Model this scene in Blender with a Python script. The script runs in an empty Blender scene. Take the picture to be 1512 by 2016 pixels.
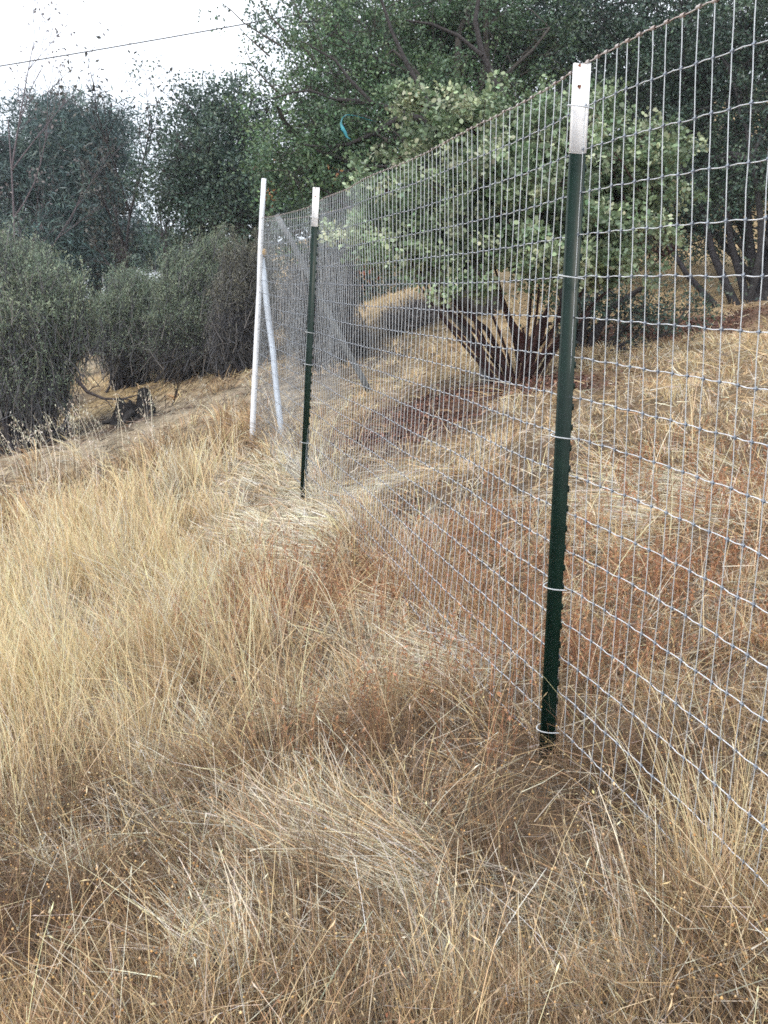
import bpy, math
import numpy as np
from mathutils import Matrix, Vector
R = math.radians
scene = bpy.context.scene
COL = scene.collection

# ------------------------------------------------------------------ camera
PITCH, ROLL, FPX = R(10.5), R(2.8), 1689.0
CAM = np.array([0.0, 0.0, 1.5])
fw = np.array([0, math.cos(PITCH), -math.sin(PITCH)])
r0 = np.array([1.0, 0, 0]); u0 = np.array([0, math.sin(PITCH), math.cos(PITCH)])
rt = math.cos(ROLL)*r0 + math.sin(ROLL)*u0
up = -math.sin(ROLL)*r0 + math.cos(ROLL)*u0
cam_d = bpy.data.cameras.new('camera'); cam = bpy.data.objects.new('camera', cam_d); COL.objects.link(cam)
M = Matrix.Identity(4)
for i in range(3):
    M[i][0], M[i][1], M[i][2], M[i][3] = rt[i], up[i], -fw[i], CAM[i]
cam.matrix_world = M
cam_d.sensor_fit = 'HORIZONTAL'; cam_d.sensor_width = 36; cam_d.lens = 36*FPX/1512
cam_d.clip_start = 0.05; cam_d.clip_end = 2000
scene.camera = cam

# ------------------------------------------------------------------ light
SUN_EL, SUN_AZ = R(48), R(215)       # azimuth clockwise from +Y: behind the camera, to its left
world = bpy.data.worlds.new("World"); scene.world = world; world.use_nodes = True
nt = world.node_tree; nd = nt.nodes; lk = nt.links; nd.clear()
out = nd.new('ShaderNodeOutputWorld'); bg = nd.new('ShaderNodeBackground')
sky = nd.new('ShaderNodeTexSky'); sky.sky_type = 'NISHITA'; sky.sun_disc = False
sky.sun_elevation = SUN_EL; sky.sun_rotation = SUN_AZ; sky.dust_density = 1.5
tc = nd.new('ShaderNodeTexCoord'); nz = nd.new('ShaderNodeTexNoise'); nz.inputs['Scale'].default_value = 2.2; nz.inputs['Detail'].default_value = 5
rmp = nd.new('ShaderNodeMapRange'); rmp.inputs[1].default_value = .3; rmp.inputs[2].default_value = .6; rmp.inputs[3].default_value = .62; rmp.inputs[4].default_value = .9
mx = nd.new('ShaderNodeMix'); mx.data_type = 'RGBA'; mx.inputs[7].default_value = (11.4, 11.8, 12.5, 1)   # bright even cloud cover
lk.new(tc.outputs['Generated'], nz.inputs['Vector']); lk.new(nz.outputs['Fac'], rmp.inputs[0]); lk.new(rmp.outputs[0], mx.inputs[0])
lk.new(sky.outputs[0], mx.inputs[6]); lk.new(mx.outputs[2], bg.inputs['Color']); bg.inputs['Strength'].default_value = 0.135
lk.new(bg.outputs[0], out.inputs['Surface'])
sun_d = bpy.data.lights.new('sun', 'SUN'); sun_d.energy = 1.5; sun_d.angle = R(16); sun_d.color = (1, .89, .74)
sun = bpy.data.objects.new('sun', sun_d); COL.objects.link(sun)
sd = Vector((math.sin(SUN_AZ)*math.cos(SUN_EL), math.cos(SUN_AZ)*math.cos(SUN_EL), math.sin(SUN_EL)))
sun.rotation_euler = sd.to_track_quat('Z', 'Y').to_euler()
scene.view_settings.view_transform = 'Standard'; scene.view_settings.look = 'None'
scene.view_settings.exposure = 0.52; scene.view_settings.gamma = 1
scene.render.engine = 'CYCLES'
scene.cycles.max_bounces = 6; scene.cycles.diffuse_bounces = 3; scene.cycles.transparent_max_bounces = 4
scene.cycles.use_denoising = False; scene.cycles.filter_width = 1.7

# ------------------------------------------------------------------ helpers
def P(px, py, d):
    """world point seen at photo pixel (px,py), d metres along the view axis"""
    return CAM + d*(fw + rt*((px-756)/FPX) - up*((py-1008)/FPX))
def rng(seed): return np.random.default_rng(seed)
def unit(v): return v/np.maximum(np.linalg.norm(v, axis=-1, keepdims=True), 1e-9)
_r = rng(5)
_K = _r.normal(size=(24, 2)); _PH = _r.uniform(0, 6.28, 24)
def fnoise(x, y, scale, k=0):
    """smooth noise about -1..1, feature size ~scale metres"""
    s = np.zeros_like(np.asarray(x, float))
    for i in range(6):
        j = (i+k*5) % 24
        s = s+np.sin((x*_K[j, 0]+y*_K[j, 1])*(1.7+.5*i)/scale+_PH[j]+k)
    return s/3.0

# terrain: thin plate surface through measured ground points (photo x, photo y, depth)
CTRL = [(1085,1505,2.42),(601,985,5.74),(495,872,7.6),(1030,748,7.0),(1000,850,5.5),(80,880,10),(300,742,14),(268,825,9.5),
        (1512,900,4.6),(1512,650,9),(1450,505,16),(830,640,11.5),(690,760,9.0),(200,1300,3.9)]
cw = [P(*c) for c in CTRL]
EX = [(0.0,1.45,.24),(-1.1,1.4,.06),(.75,1.35,.42),(1.8,1.6,.70),(-3.2,6.6,.12),(-3.0,2.5,-.1),(0,-4,.1),(4,-3,1.2),(-5,-3,-.4),(3.2,3.2,1.05),
      (-9,9,-.1),(-12,22,.6),(-4,24,1.9),(4,24,5.2),(14,24,8.5),(9,12,4.1),(2.5,15,3.1),(-30,30,-.5),(-26,5,-2),(26,5,6),(0,60,11),(30,60,22),(-30,60,1.5)]
cx = np.array([[w[0], w[1]] for w in cw]+[[e[0], e[1]] for e in EX]); cz = np.array([w[2] for w in cw]+[e[2] for e in EX])
def _phi(r2): return .5*r2*np.log(np.maximum(r2, 1e-12))
def _fit():
    n = len(cx); A = np.zeros((n+3, n+3))
    d2 = ((cx[:, None]-cx[None])**2).sum(-1)
    A[:n, :n] = _phi(d2)+np.eye(n)*.02; A[:n, n] = 1; A[:n, n+1:] = cx; A[n, :n] = 1; A[n+1:, :n] = cx.T
    return np.linalg.solve(A, np.concatenate([cz, [0, 0, 0]]))
_W = _fit()
def H0(x, y):
    x = np.asarray(x, float); y = np.asarray(y, float); n = len(cx)
    xc = np.clip(x, -32, 32); yc = np.clip(y, -5, 62)
    z = _W[n]+_W[n+1]*xc+_W[n+2]*yc
    for i in range(n):
        z = z+_W[i]*_phi((xc-cx[i, 0])**2+(yc-cx[i, 1])**2)
    return z
def H(x, y):
    return H0(x, y)+.022*fnoise(x, y, .55, 1)+.012*fnoise(x, y, .22, 2)
def G(px, py):
    """ground point seen at photo pixel"""
    d = np.concatenate([np.linspace(.8, 12, 900), np.linspace(12, 60, 900)])
    pts = CAM+d[:, None]*(fw+rt*((px-756)/FPX)-up*((py-1008)/FPX))
    g = pts[:, 2]-H(pts[:, 0], pts[:, 1])
    k = np.argmax(g < 0)
    return pts[k] if g.min() < 0 else pts[-1]
def onground(x, y, dz=0): return np.array([x, y, float(H(np.array([x]), np.array([y]))[0])+dz])

class MB:
    """collects blocks of equal polygons into one mesh, with a colour per vertex"""
    def __init__(s): s.v = []; s.f = []; s.c = []; s.n = 0
    def add(s, verts, faces, cols):
        verts = np.asarray(verts, np.float32).reshape(-1, 3); faces = np.asarray(faces, np.int64)
        cols = np.asarray(cols, np.float32)
        if cols.ndim == 1: cols = np.tile(cols, (len(verts), 1))
        s.v.append(verts); s.c.append(cols); s.f.append(faces+s.n); s.n += len(verts)
    def build(s, name, material, parent=None, smooth=False):
        v = np.concatenate(s.v); c = np.concatenate(s.c)
        me = bpy.data.meshes.new(name)
        loops = np.concatenate([f.reshape(-1) for f in s.f]); tot = np.concatenate([np.full(len(f), f.shape[1]) for f in s.f])
        me.vertices.add(len(v)); me.vertices.foreach_set('co', v.reshape(-1))
        me.loops.add(len(loops)); me.loops.foreach_set('vertex_index', loops.astype(np.int32))
        me.polygons.add(len(tot)); st = np.concatenate([[0], np.cumsum(tot)[:-1]]).astype(np.int32)
        me.polygons.foreach_set('loop_start', st)
        a = me.color_attributes.new('Col', 'FLOAT_COLOR', 'POINT')
        a.data.foreach_set('color', np.concatenate([np.clip(c, 0, 1), np.ones((len(c), 1), np.float32)], 1).astype(np.float32).reshape(-1))
        me.update(calc_edges=True); me.validate()
        if smooth: me.polygons.foreach_set('use_smooth', np.ones(len(me.polygons), bool))
        me.materials.append(material)
        o = bpy.data.objects.new(name, me); COL.objects.link(o)
        if parent is not None:
            o.parent = parent; o.matrix_parent_inverse = Matrix.Translation(-parent.location)
        return o

def ribbons(mb, pts, w, col, seed=0, face=None):
    """pts (N,K,3), w (N,K) full widths, col (N,3) or (N,K,3)"""
    N, K, _ = pts.shape
    tan = unit(pts[:, -1]-pts[:, 0])
    ref = rng(seed).normal(size=(N, 3)) if face is None else face
    side = unit(np.cross(tan, ref))
    off = side[:, None]*w[..., None]*.5
    v = np.stack([pts-off, pts+off], 2).reshape(-1, 3)
    b = (np.arange(N)*K*2)[:, None]+(np.arange(K-1)*2)[None]
    f = np.stack([b, b+1, b+3, b+2], -1).reshape(-1, 4)
    c = np.repeat(col[:, None], K, 1) if col.ndim == 2 else col
    mb.add(v, f, np.repeat(c[:, :, None], 2, 2).reshape(-1, 3))

def tubes(mb, pts, rad, col, sides=5, cap=False):
    """pts (N,K,3), rad (N,K)"""
    pts = np.asarray(pts, float); N, K, _ = pts.shape
    rad = np.broadcast_to(np.asarray(rad, float), (N, K))
    tan = np.gradient(pts, axis=1) if K > 2 else np.repeat((pts[:, 1:]-pts[:, :1]), 2, 1)
    tan = unit(tan); main = unit(pts[:, -1]-pts[:, 0])
    ref = np.where(np.abs(main[:, 2:3]) > .8, np.array([[1., 0, 0]]), np.array([[0, 0, 1.]]))
    a = unit(np.cross(tan, ref[:, None])); b = np.cross(tan, a)
    th = np.arange(sides)*2*math.pi/sides
    v = pts[:, :, None]+rad[:, :, None, None]*(a[:, :, None]*np.cos(th)[None, None, :, None]+b[:, :, None]*np.sin(th)[None, None, :, None])
    i = (np.arange(N)*K*sides)[:, None, None]+(np.arange(K-1)*sides)[None, :, None]
    j = np.arange(sides)[None, None]; j2 = (j+1) % sides
    f = np.stack([i+j, i+j2, i+sides+j2, i+sides+j], -1).reshape(-1, 4)
    col = np.asarray(col, float)
    c = np.tile(col, (N*K*sides, 1)) if col.ndim == 1 else np.repeat(col[:, None] if col.ndim == 2 else col, sides*(K if col.ndim == 2 else 1), 1).reshape(-1, 3)
    n0 = mb.n
    mb.add(v, f, c)
    if cap:
        for q in range(N):
            e = n0+q*K*sides
            mb.f.append(np.array([[e+k for k in range(sides)][::-1], [e+(K-1)*sides+k for k in range(sides)]]))

LEAF6 = np.array([[0, 0, 0], [.30, .42, .06], [.72, .40, .07], [1, 0, -.03], [.72, -.40, .07], [.30, -.42, .06]])
LEAF4 = np.array([[0, 0, 0], [.5, .5, .1], [1, 0, 0], [.5, -.5, .1]])
def leaves(mb, pos, length, width, col, axis, nrm, shape=LEAF4):
    """pos (N,3), length/width (N,), axis (N,3) direction of the leaf, nrm (N,3) rough normal"""
    ax = unit(axis); sd_ = unit(np.cross(ax, nrm)); n = np.cross(sd_, ax)
    s = shape
    v = pos[:, None]+ax[:, None]*(s[None, :, 0]*length[:, None])[..., None]+sd_[:, None]*(s[None, :, 1]*width[:, None])[..., None]+n[:, None]*(s[None, :, 2]*length[:, None])[..., None]
    k = len(s); f = np.arange(len(pos)*k).reshape(-1, k)
    mb.add(v, f, np.repeat(col, k, 0))

def tag(o, label=None, cat=None, group=None, kind=None):
    if label: o['label'] = label
    if cat: o['category'] = cat
    if group: o['group'] = group
    if kind: o['kind'] = kind
    return o
def empty(name, loc):
    o = bpy.data.objects.new(name, None); o.location = loc; o.empty_display_size = .1; COL.objects.link(o)
    return o

# ------------------------------------------------------------------ materials
def mat_attr(name, rough=.7, transl=0.0, tint_noise=None, spec=.3):
    m = bpy.data.materials.new(name); m.use_nodes = True; n = m.node_tree.nodes; l = m.node_tree.links
    p = n['Principled BSDF']; a = n.new('ShaderNodeAttribute'); a.attribute_name = 'Col'
    src = a.outputs['Color']
    if tint_noise:
        t = n.new('ShaderNodeTexCoord'); z = n.new('ShaderNodeTexNoise'); z.inputs['Scale'].default_value = tint_noise; z.inputs['Detail'].default_value = 6
        mr = n.new('ShaderNodeMapRange'); mr.inputs[1].default_value = .3; mr.inputs[2].default_value = .7; mr.inputs[3].default_value = .6; mr.inputs[4].default_value = 1.35
        mm = n.new('ShaderNodeMix'); mm.data_type = 'RGBA'; mm.blend_type = 'MULTIPLY'; mm.inputs[0].default_value = 1
        l.new(t.outputs['Object'], z.inputs['Vector']); l.new(z.outputs['Fac'], mr.inputs[0]); l.new(src, mm.inputs[6]); l.new(mr.outputs[0], mm.inputs[7]); src = mm.outputs[2]
        b = n.new('ShaderNodeBump'); b.inputs['Strength'].default_value = .5; b.inputs['Distance'].default_value = .01; l.new(z.outputs['Fac'], b.inputs['Height']); l.new(b.outputs[0], p.inputs['Normal'])
    l.new(src, p.inputs['Base Color']); p.inputs['Roughness'].default_value = rough; p.inputs['Specular IOR Level'].default_value = spec
    if transl:
        tr = n.new('ShaderNodeBsdfTranslucent'); l.new(src, tr.inputs['Color'])
        ms = n.new('ShaderNodeMixShader'); ms.inputs[0].default_value = transl
        l.new(p.outputs[0], ms.inputs[1]); l.new(tr.outputs[0], ms.inputs[2]); l.new(ms.outputs[0], n['Material Output'].inputs['Surface'])
    return m
M_STRAW = mat_attr('dry_straw', .65, .22, None, .25)
M_LEAF = mat_attr('leaf', .45, .15, None, .4)
M_TWIG = mat_attr('twig', .85, 0, None, .15)
M_BARK = mat_attr('bark', .9, 0, 30, .15)
M_LITTER = mat_attr('fallen_leaf', .6, 0, None, .3)

def mat_paint(name, col, col2, rough, scale, metal=0.0, thr=(.45, .6), spec=.5, bump=.15):
    m = bpy.data.materials.new(name); m.use_nodes = True; n = m.node_tree.nodes; l = m.node_tree.links
    p = n['Principled BSDF']; t = n.new('ShaderNodeTexCoord'); z = n.new('ShaderNodeTexNoise'); z.inputs['Scale'].default_value = scale; z.inputs['Detail'].default_value = 7; z.inputs['Roughness'].default_value = .65
    cr = n.new('ShaderNodeValToRGB'); cr.color_ramp.elements[0].position = thr[0]; cr.color_ramp.elements[1].position = thr[1]
    cr.color_ramp.elements[0].color = (*col, 1); cr.color_ramp.elements[1].color = (*col2, 1)
    l.new(t.outputs['Object'], z.inputs['Vector']); l.new(z.outputs['Fac'], cr.inputs[0]); l.new(cr.outputs[0], p.inputs['Base Color'])
    mr = n.new('ShaderNodeMapRange'); mr.inputs[3].default_value = rough-.12; mr.inputs[4].default_value = rough+.15; l.new(z.outputs['Fac'], mr.inputs[0]); l.new(mr.outputs[0], p.inputs['Roughness'])
    p.inputs['Metallic'].default_value = metal; p.inputs['Specular IOR Level'].default_value = spec
    b = n.new('ShaderNodeBump'); b.inputs['Strength'].default_value = bump; b.inputs['Distance'].default_value = .002; l.new(z.outputs['Fac'], b.inputs['Height']); l.new(b.outputs[0], p.inputs['Normal'])
    return m
M_GREEN = mat_paint('green_post_paint', (.0015, .013, .009), (.005, .024, .016), .42, 22, thr=(.4, .75), spec=.3)
M_WHITE = mat_paint('white_paint', (.92, .93, .95), (.89, .90, .93), .55, 14, spec=.25, thr=(.45, .8), bump=.05)
M_PIPE = mat_paint('weathered_white_pipe', (.74, .77, .82), (.50, .50, .49), .5, 9, thr=(.5, .78))
M_BRACE = mat_paint('bluish_galvanised_pipe', (.55, .63, .74), (.40, .44, .50), .45, 12, thr=(.4, .75), metal=.1)
M_WIRE = mat_paint('galvanised_wire', (.62, .66, .69), (.42, .45, .48), .45, 40, metal=.3, thr=(.4, .7))
M_LINE = mat_paint('galvanised_wire_painted_sheen', (.78, .81, .85), (.56, .59, .63), .4, 40, metal=.3, thr=(.4, .7))  # line wires: reflection of the bright sky painted in as a paler grey
M_KNOT = mat_paint('dull_galvanised_knot', (.27, .31, .37), (.18, .20, .24), .5, 60, metal=.4, thr=(.4, .7))
M_RUST = mat_paint('rusty_wire', (.42, .33, .30), (.55, .53, .52), .55, 30, metal=.25, thr=(.4, .65))
M_RUSTSPOT = mat_paint('rust_spot', (.30, .09, .03), (.12, .05, .03), .8, 60)
M_TAPE = mat_paint('faded_yellow_tape', (.52, .33, .11), (.40, .26, .12), .6, 30)
M_GREYPOLE = mat_paint('weathered_grey_pole', (.18, .195, .21), (.11, .12, .13), .8, 18, thr=(.35, .7))
M_CABLE = mat_paint('cable_sheath', (.045, .045, .05), (.07, .07, .075), .6, 10)
M_TEAL = mat_paint('teal_plastic', (.01, .17, .22), (.02, .26, .31), .4, 20)

# ------------------------------------------------------------------ ground
def soft(x, y, px, py, rx, ry, wob=.3):
    """soft ellipse (metres) centred on the ground point under photo pixel"""
    g = G(px, py)
    dx = (x-g[0])/rx+wob*fnoise(x, y, .5, 3); dy = (y-g[1])/ry+wob*fnoise(x, y, .45, 4)
    return np.exp(-(dx*dx+dy*dy))
def zone_gold(x, y):
    z = 0
    for a in [(330,1060,1.3,1.5),(120,1200,1.2,1.1),(430,960,.8,.9),(60,1420,.5,.6),(250,1010,1.2,.8),(20,1300,.5,.8),(1440,1760,.06,.06)]: z = np.maximum(z, soft(x, y, *a))
    lim = 6.95+.45*np.clip(x+1, -3, 0)                      # the crest, where bare ground begins
    return np.clip(z*1.35, 0, 1)*np.clip((lim-np.hypot(x, y))/.7+.5+.3*fnoise(x, y, .4, 5), 0, 1)
def zone_path(x, y):
    """pale strip trodden along the fence"""
    z = 0
    for a in [(545,990,.30,.75,.15),(575,1060,.28,.5,.15),(505,940,.28,.5,.15),(600,1110,.22,.25,.15)]: z = np.maximum(z, soft(x, y, *a))
    return np.clip(z*1.6, 0, 1)
def zone_flat(x, y):
    z = 0
    for a in [(545,1000,.32,.75),(600,1060,.3,.3),(370,1490,.11,.12),(350,1560,.05,.05),(230,1250,.18,.25),(760,1240,.16,.2),(830,1310,.20,.12),(580,1630,.16,.05),(700,1600,.12,.05),(690,1660,.14,.05),(470,1860,.07,.15),(450,1700,.07,.06),
              (820,1700,.07,.12),(870,1830,.07,.12),(900,1960,.15,.07),(740,960,.35,.22),(140,1690,.12,.05),(60,1600,.1,.06),(280,1340,.15,.12),(900,1340,.18,.08),(1250,980,.4,.3),(300,1630,.08,.05),(620,1400,.15,.08),(1180,1900,.12,.06),(200,1420,.15,.1)]: z = np.maximum(z, soft(x, y, *a, .2))
    return np.clip(z*1.4, 0, 1)
def zone_rust(x, y):
    z = 0
    for a in [(560,1230,.42,.42),(430,1280,.3,.25),(640,1170,.3,.3),(1000,1150,.5,.5),(1300,1150,.7,.5),(900,1100,.4,.5),(1050,1300,.35,.3),(1400,960,.6,.4),(700,1480,.15,.1),(1230,1330,.35,.2),(830,1180,.25,.35),(980,1520,.12,.1)]: z = np.maximum(z, soft(x, y, *a))
    return np.clip(z*1.2, 0, 1)
def zone_dark(x, y):
    """drifts of darker brown weeds"""
    z = 0
    for a in [(500,1760,.30,.16),(330,1800,.25,.14),(1010,1560,.22,.14),(1120,1720,.25,.2),(700,1830,.3,.12),(640,1480,.25,.14),(130,1620,.25,.14),(180,1900,.3,.1),(1300,1560,.3,.25),(700,1250,.2,.2),(960,1880,.25,.1),(330,1590,.2,.1),(950,1420,.25,.15),(40,1800,.2,.15)]: z = np.maximum(z, soft(x, y, *a))
    return np.clip(z*1.3, 0, 1)
def zone_litter(x, y):
    z = 0
    for a in [(860,795,.6,.75),(950,765,.65,.55),(790,830,.42,.5),(870,840,.35,.35),(1080,755,.5,.35),(1260,660,1.2,.5),(1380,640,1.2,.4)]: z = np.maximum(z, soft(x, y, *a))
    return np.clip(z*1.4, 0, 1)
def zone_bare(x, y):
    """bare sandy ground and dark duff beyond the crest on the left"""
    z = 0
    for a in [(350,810,1.6,1.0),(60,905,2.0,1.2),(250,840,1.8,1.0),(460,790,1.2,1.2),(120,860,2.0,1.4),(300,700,3,3)]: z = np.maximum(z, soft(x, y, *a, .15))
    return np.clip(z*1.3, 0, 1)
def zone_duff(x, y):
    z = 0
    for a in [(70,870,1.0,.8),(0,820,1.8,1.4),(260,722,1.6,.6),(430,722,1.5,.7),(700,700,.9,1.6),(270,830,.5,.35)]: z = np.maximum(z, soft(x, y, *a, .15))
    return np.clip(z*1.2, 0, 1)

def make_ground():
    def axis(lo, hi, fine, c0, c1):
        a = [c0]
        while a[-1] < c1: a.append(a[-1]+fine)
        s = fine
        while a[-1] < hi: s *= 1.13; a.append(a[-1]+s)
        s = fine; b = [c0]
        while b[-1] > lo: s *= 1.13; b.append(b[-1]-s)
        return np.array(b[::-1][:-1]+a)
    X = axis(-280, 280, .05, -3.2, 3.6); Y = axis(-60, 400, .05, .8, 9.5)
    gx, gy = np.meshgrid(X, Y); x = gx.ravel(); y = gy.ravel()
    z = H(x, y)
    v = np.stack([x, y, z], 1); nx, ny = len(X), len(Y)
    i = np.arange(ny-1)[:, None]*nx+np.arange(nx-1)[None]
    f = np.stack([i, i+1, i+nx+1, i+nx], -1).reshape(-1, 4)
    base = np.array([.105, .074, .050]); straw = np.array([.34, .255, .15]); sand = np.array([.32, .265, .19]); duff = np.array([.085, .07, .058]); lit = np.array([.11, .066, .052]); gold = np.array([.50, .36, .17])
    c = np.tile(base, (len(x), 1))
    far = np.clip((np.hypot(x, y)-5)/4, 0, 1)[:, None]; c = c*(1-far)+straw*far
    for w, col in [(zone_flat(x, y)*.5, straw), (zone_bare(x, y), sand), (soft(x, y, 240, 775, 1.1, 1.3, .15)*1.2, gold), (zone_duff(x, y), duff), (zone_litter(x, y), lit)]:
        w = np.clip(w, 0, 1)[:, None]; c = c*(1-w)+col*w
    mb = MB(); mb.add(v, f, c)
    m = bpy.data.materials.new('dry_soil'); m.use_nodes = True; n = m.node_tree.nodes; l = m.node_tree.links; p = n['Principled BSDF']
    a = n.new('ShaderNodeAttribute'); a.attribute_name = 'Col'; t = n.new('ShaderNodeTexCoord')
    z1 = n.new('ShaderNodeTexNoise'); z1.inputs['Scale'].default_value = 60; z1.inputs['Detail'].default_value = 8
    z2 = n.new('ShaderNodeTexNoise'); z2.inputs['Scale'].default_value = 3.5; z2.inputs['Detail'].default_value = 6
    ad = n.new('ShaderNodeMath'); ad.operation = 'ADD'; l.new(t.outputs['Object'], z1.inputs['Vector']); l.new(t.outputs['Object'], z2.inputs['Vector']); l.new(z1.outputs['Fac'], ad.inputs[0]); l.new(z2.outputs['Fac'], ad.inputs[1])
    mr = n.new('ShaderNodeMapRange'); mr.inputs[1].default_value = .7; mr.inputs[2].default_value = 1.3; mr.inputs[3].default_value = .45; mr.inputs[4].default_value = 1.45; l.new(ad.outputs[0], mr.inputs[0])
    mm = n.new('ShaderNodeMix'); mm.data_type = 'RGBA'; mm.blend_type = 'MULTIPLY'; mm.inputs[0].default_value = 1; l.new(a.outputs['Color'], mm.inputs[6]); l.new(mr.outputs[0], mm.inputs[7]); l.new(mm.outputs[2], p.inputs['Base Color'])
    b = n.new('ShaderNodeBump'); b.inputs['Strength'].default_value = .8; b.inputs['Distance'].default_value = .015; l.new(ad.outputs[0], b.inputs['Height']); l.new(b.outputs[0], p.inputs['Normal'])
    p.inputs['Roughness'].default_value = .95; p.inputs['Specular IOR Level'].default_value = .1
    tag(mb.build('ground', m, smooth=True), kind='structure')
make_ground()

# ------------------------------------------------------------------ fence
ROW = 0.1016
def post_axis(pt, zt, pb, zb): return P(*pt, zt), P(*pb, zb)
NT, NB = post_axis((1160, 124), 2.11, (1087, 1498), 2.41)
FT, FB = post_axis((628, 395), 5.42, (603, 960), 5.72)
CT, CB = post_axis((516, 430), 7.29, (497, 855), 7.59)
dirE = unit((NB-FB)[None])[0]; ET = NT+dirE*2.2*1.0; EB = NB+dirE*2.2
def make_fence():
    root = empty('wire_fence', onground(NB[0], NB[1]))
    tag(root, 'tall galvanised woven wire mesh fence on green posts and a white corner pipe', 'fence')
    r = rng(11)
    def panel(sections, name, seed, rows=19, wire_r=.00105, knots=True):
        """sections: list of (top,bottom) post axes"""
        segs = []
        for (t0, b0), (t1, b1) in zip(sections[:-1], sections[1:]):
            L = np.linalg.norm(b1-b0); n = max(4, int(round(L/.0508)))
            segs.append((t0, b0, t1, b1, n))
        T = []; B = []; BUL = []; LOC = []
        for q, (t0, b0, t1, b1, n) in enumerate(segs):
            s = np.arange(n+(q == len(segs)-1))/n
            T.append(t0+(t1-t0)*s[:, None]); B.append(b0+(b1-b0)*s[:, None]); BUL.append(np.sin(math.pi*s)); LOC.append(np.full(len(s), q))
        T = np.concatenate(T); B = np.concatenate(B); bul = np.concatenate(BUL); n = len(T)
        d = unit(np.gradient(B, axis=0)); nrm = unit(np.cross(d, np.array([0, 0, 1.])))     # either side of the run
        k = np.arange(rows)/18.0
        g = T[:, None]+(B-T)[:, None]*k[None, :, None]                    # (n,rows,3)
        sv = np.arange(n)*.0508
        rr = rng(seed); ph = rr.uniform(0, 6, 8)
        wav = .016*np.sin(sv*2.3+ph[0])[:, None]*np.sin(k*3+ph[1])[None]+.010*np.sin(sv*5.1+ph[2])[:, None]*np.cos(k*5+ph[3])[None]
        g = g+nrm[:, None]*(wav+.02*bul[:, None]*np.sin(k*math.pi)[None])[..., None]
        lean = .035*np.sin(sv*.9+ph[4])[:, None]*(k-.5)[None]+.018*np.sin(k*math.pi*1.4+ph[5])[None]*bul[:, None]
        jit = rr.normal(0, .0025, (n, 1))+rr.normal(0, .0009, (n, rows))
        g = g+d[:, None]*(lean+jit)[..., None]
        g[..., 2] += (-.02*bul*1.0)[:, None]*(1-k)[None]+rr.normal(0, .0007, (n, rows))+.003*np.sin(sv*3.1+ph[6])[:, None]
        if True:
            # crimped line wires
            half = (g[1:]+g[:-1])/2
            full = np.zeros((2*n-1, rows, 3)); full[0::2] = g; full[1::2] = half
            full[1::2, :, 2] += .0015*np.where(np.arange(n-1) % 2, 1, -1)[:, None]*1.0
            full[0::2] += nrm[:, None]*.0022
            lines = full.transpose(1, 0, 2)
            mb = MB(); tubes(mb, lines[1:], np.full((rows-1, 2*n-1), wire_r*1.08), np.array([.5, .5, .5]), 5)
            mb.build('line_wires', M_LINE, root, smooth=True); mb = MB()
            # stay wires with a slight kink at each joint
            st = g-nrm[:, None]*.0012
            mid = (st[:, 1:]+st[:, :-1])/2+d[:, None]*rr.normal(0, .0012, (n, rows-1))[..., None]
            fs = np.zeros((n, 2*rows-1, 3)); fs[:, 0::2] = st; fs[:, 1::2] = mid
            tubes(mb, fs, np.full((n, 2*rows-1), wire_r), np.array([.5, .5, .5]), 4)
            w = mb.build('stay_wires', M_WIRE, root, smooth=True)
            mk = MB(); q = g[:, 1:].reshape(-1, 3); dq = np.repeat(d, rows-1, 0)
            tubes(mk, np.stack([q-dq*.0045, q+dq*.0045], 1), np.full((len(q), 2), .0029), np.array([.4, .4, .4]), 6)
            q2 = np.stack([q-np.array([0, 0, .005]), q+np.array([0, 0, .005])], 1); tubes(mk, q2, np.full((len(q), 2), .0021), np.array([.4, .4, .4]), 5)
            mk.build('wire_joints', M_KNOT, w, smooth=True)
            mt = MB(); tubes(mt, lines[:1], np.full((1, 2*n-1), wire_r*1.35), np.array([.3, .2, .15]), 6)
            q = g[:, 0]; tubes(mt, np.stack([q-d*.007, q+d*.007], 1), np.full((n, 2), .0042), np.array([.3, .2, .15]), 6)
            tag(mt.build('top_wire', M_RUST, root, smooth=True), 'rust tinted top line wire')
        return nrm
    panel([(ET, EB), (NT, NB), (FT, FB), (CT, CB)], 'wire_mesh', 3)

    # second run leaving the corner pipe uphill, seen through the first
    QB = G(668, 772); QT = QB+np.array([0.03, .02, 1.83])
    panel([(CT+np.array([.02, .03, -.02]), CB+np.array([.02, .03, -.02])), (QT, QB)], 'wire_mesh', 8, wire_r=.0008)

    fd = unit((FB-NB)[None])[0]
    def t_post(T, B, above, below, tip, ties):
        """T profile: flange on the mesh side, stem towards the camera side; ties = rows tied to the post"""
        ax = unit((T-B)[None])[0]; side = unit(np.cross(ax, fd)[None])[0]       # points away from the camera side?
        if side[0] > 0: side = -side                                            # outside (left)
        al = unit(np.cross(side, ax)[None])[0]
        base = B-ax*below; top = T+ax*above; L = np.linalg.norm(top-base)
        prof = [(-.0175, -.003), (.0175, -.003), (.0175, .0015), (.0040, .0035), (.0030, .036), (.0045, .0385), (.0035, .0415), (-.0035, .0415), (-.0045, .0385), (-.0030, .036), (-.0040, .0035), (-.0175, .0015)]
        prof = [(a_*.80, b_*.84) for a_, b_ in prof]; off = side*.006
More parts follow.
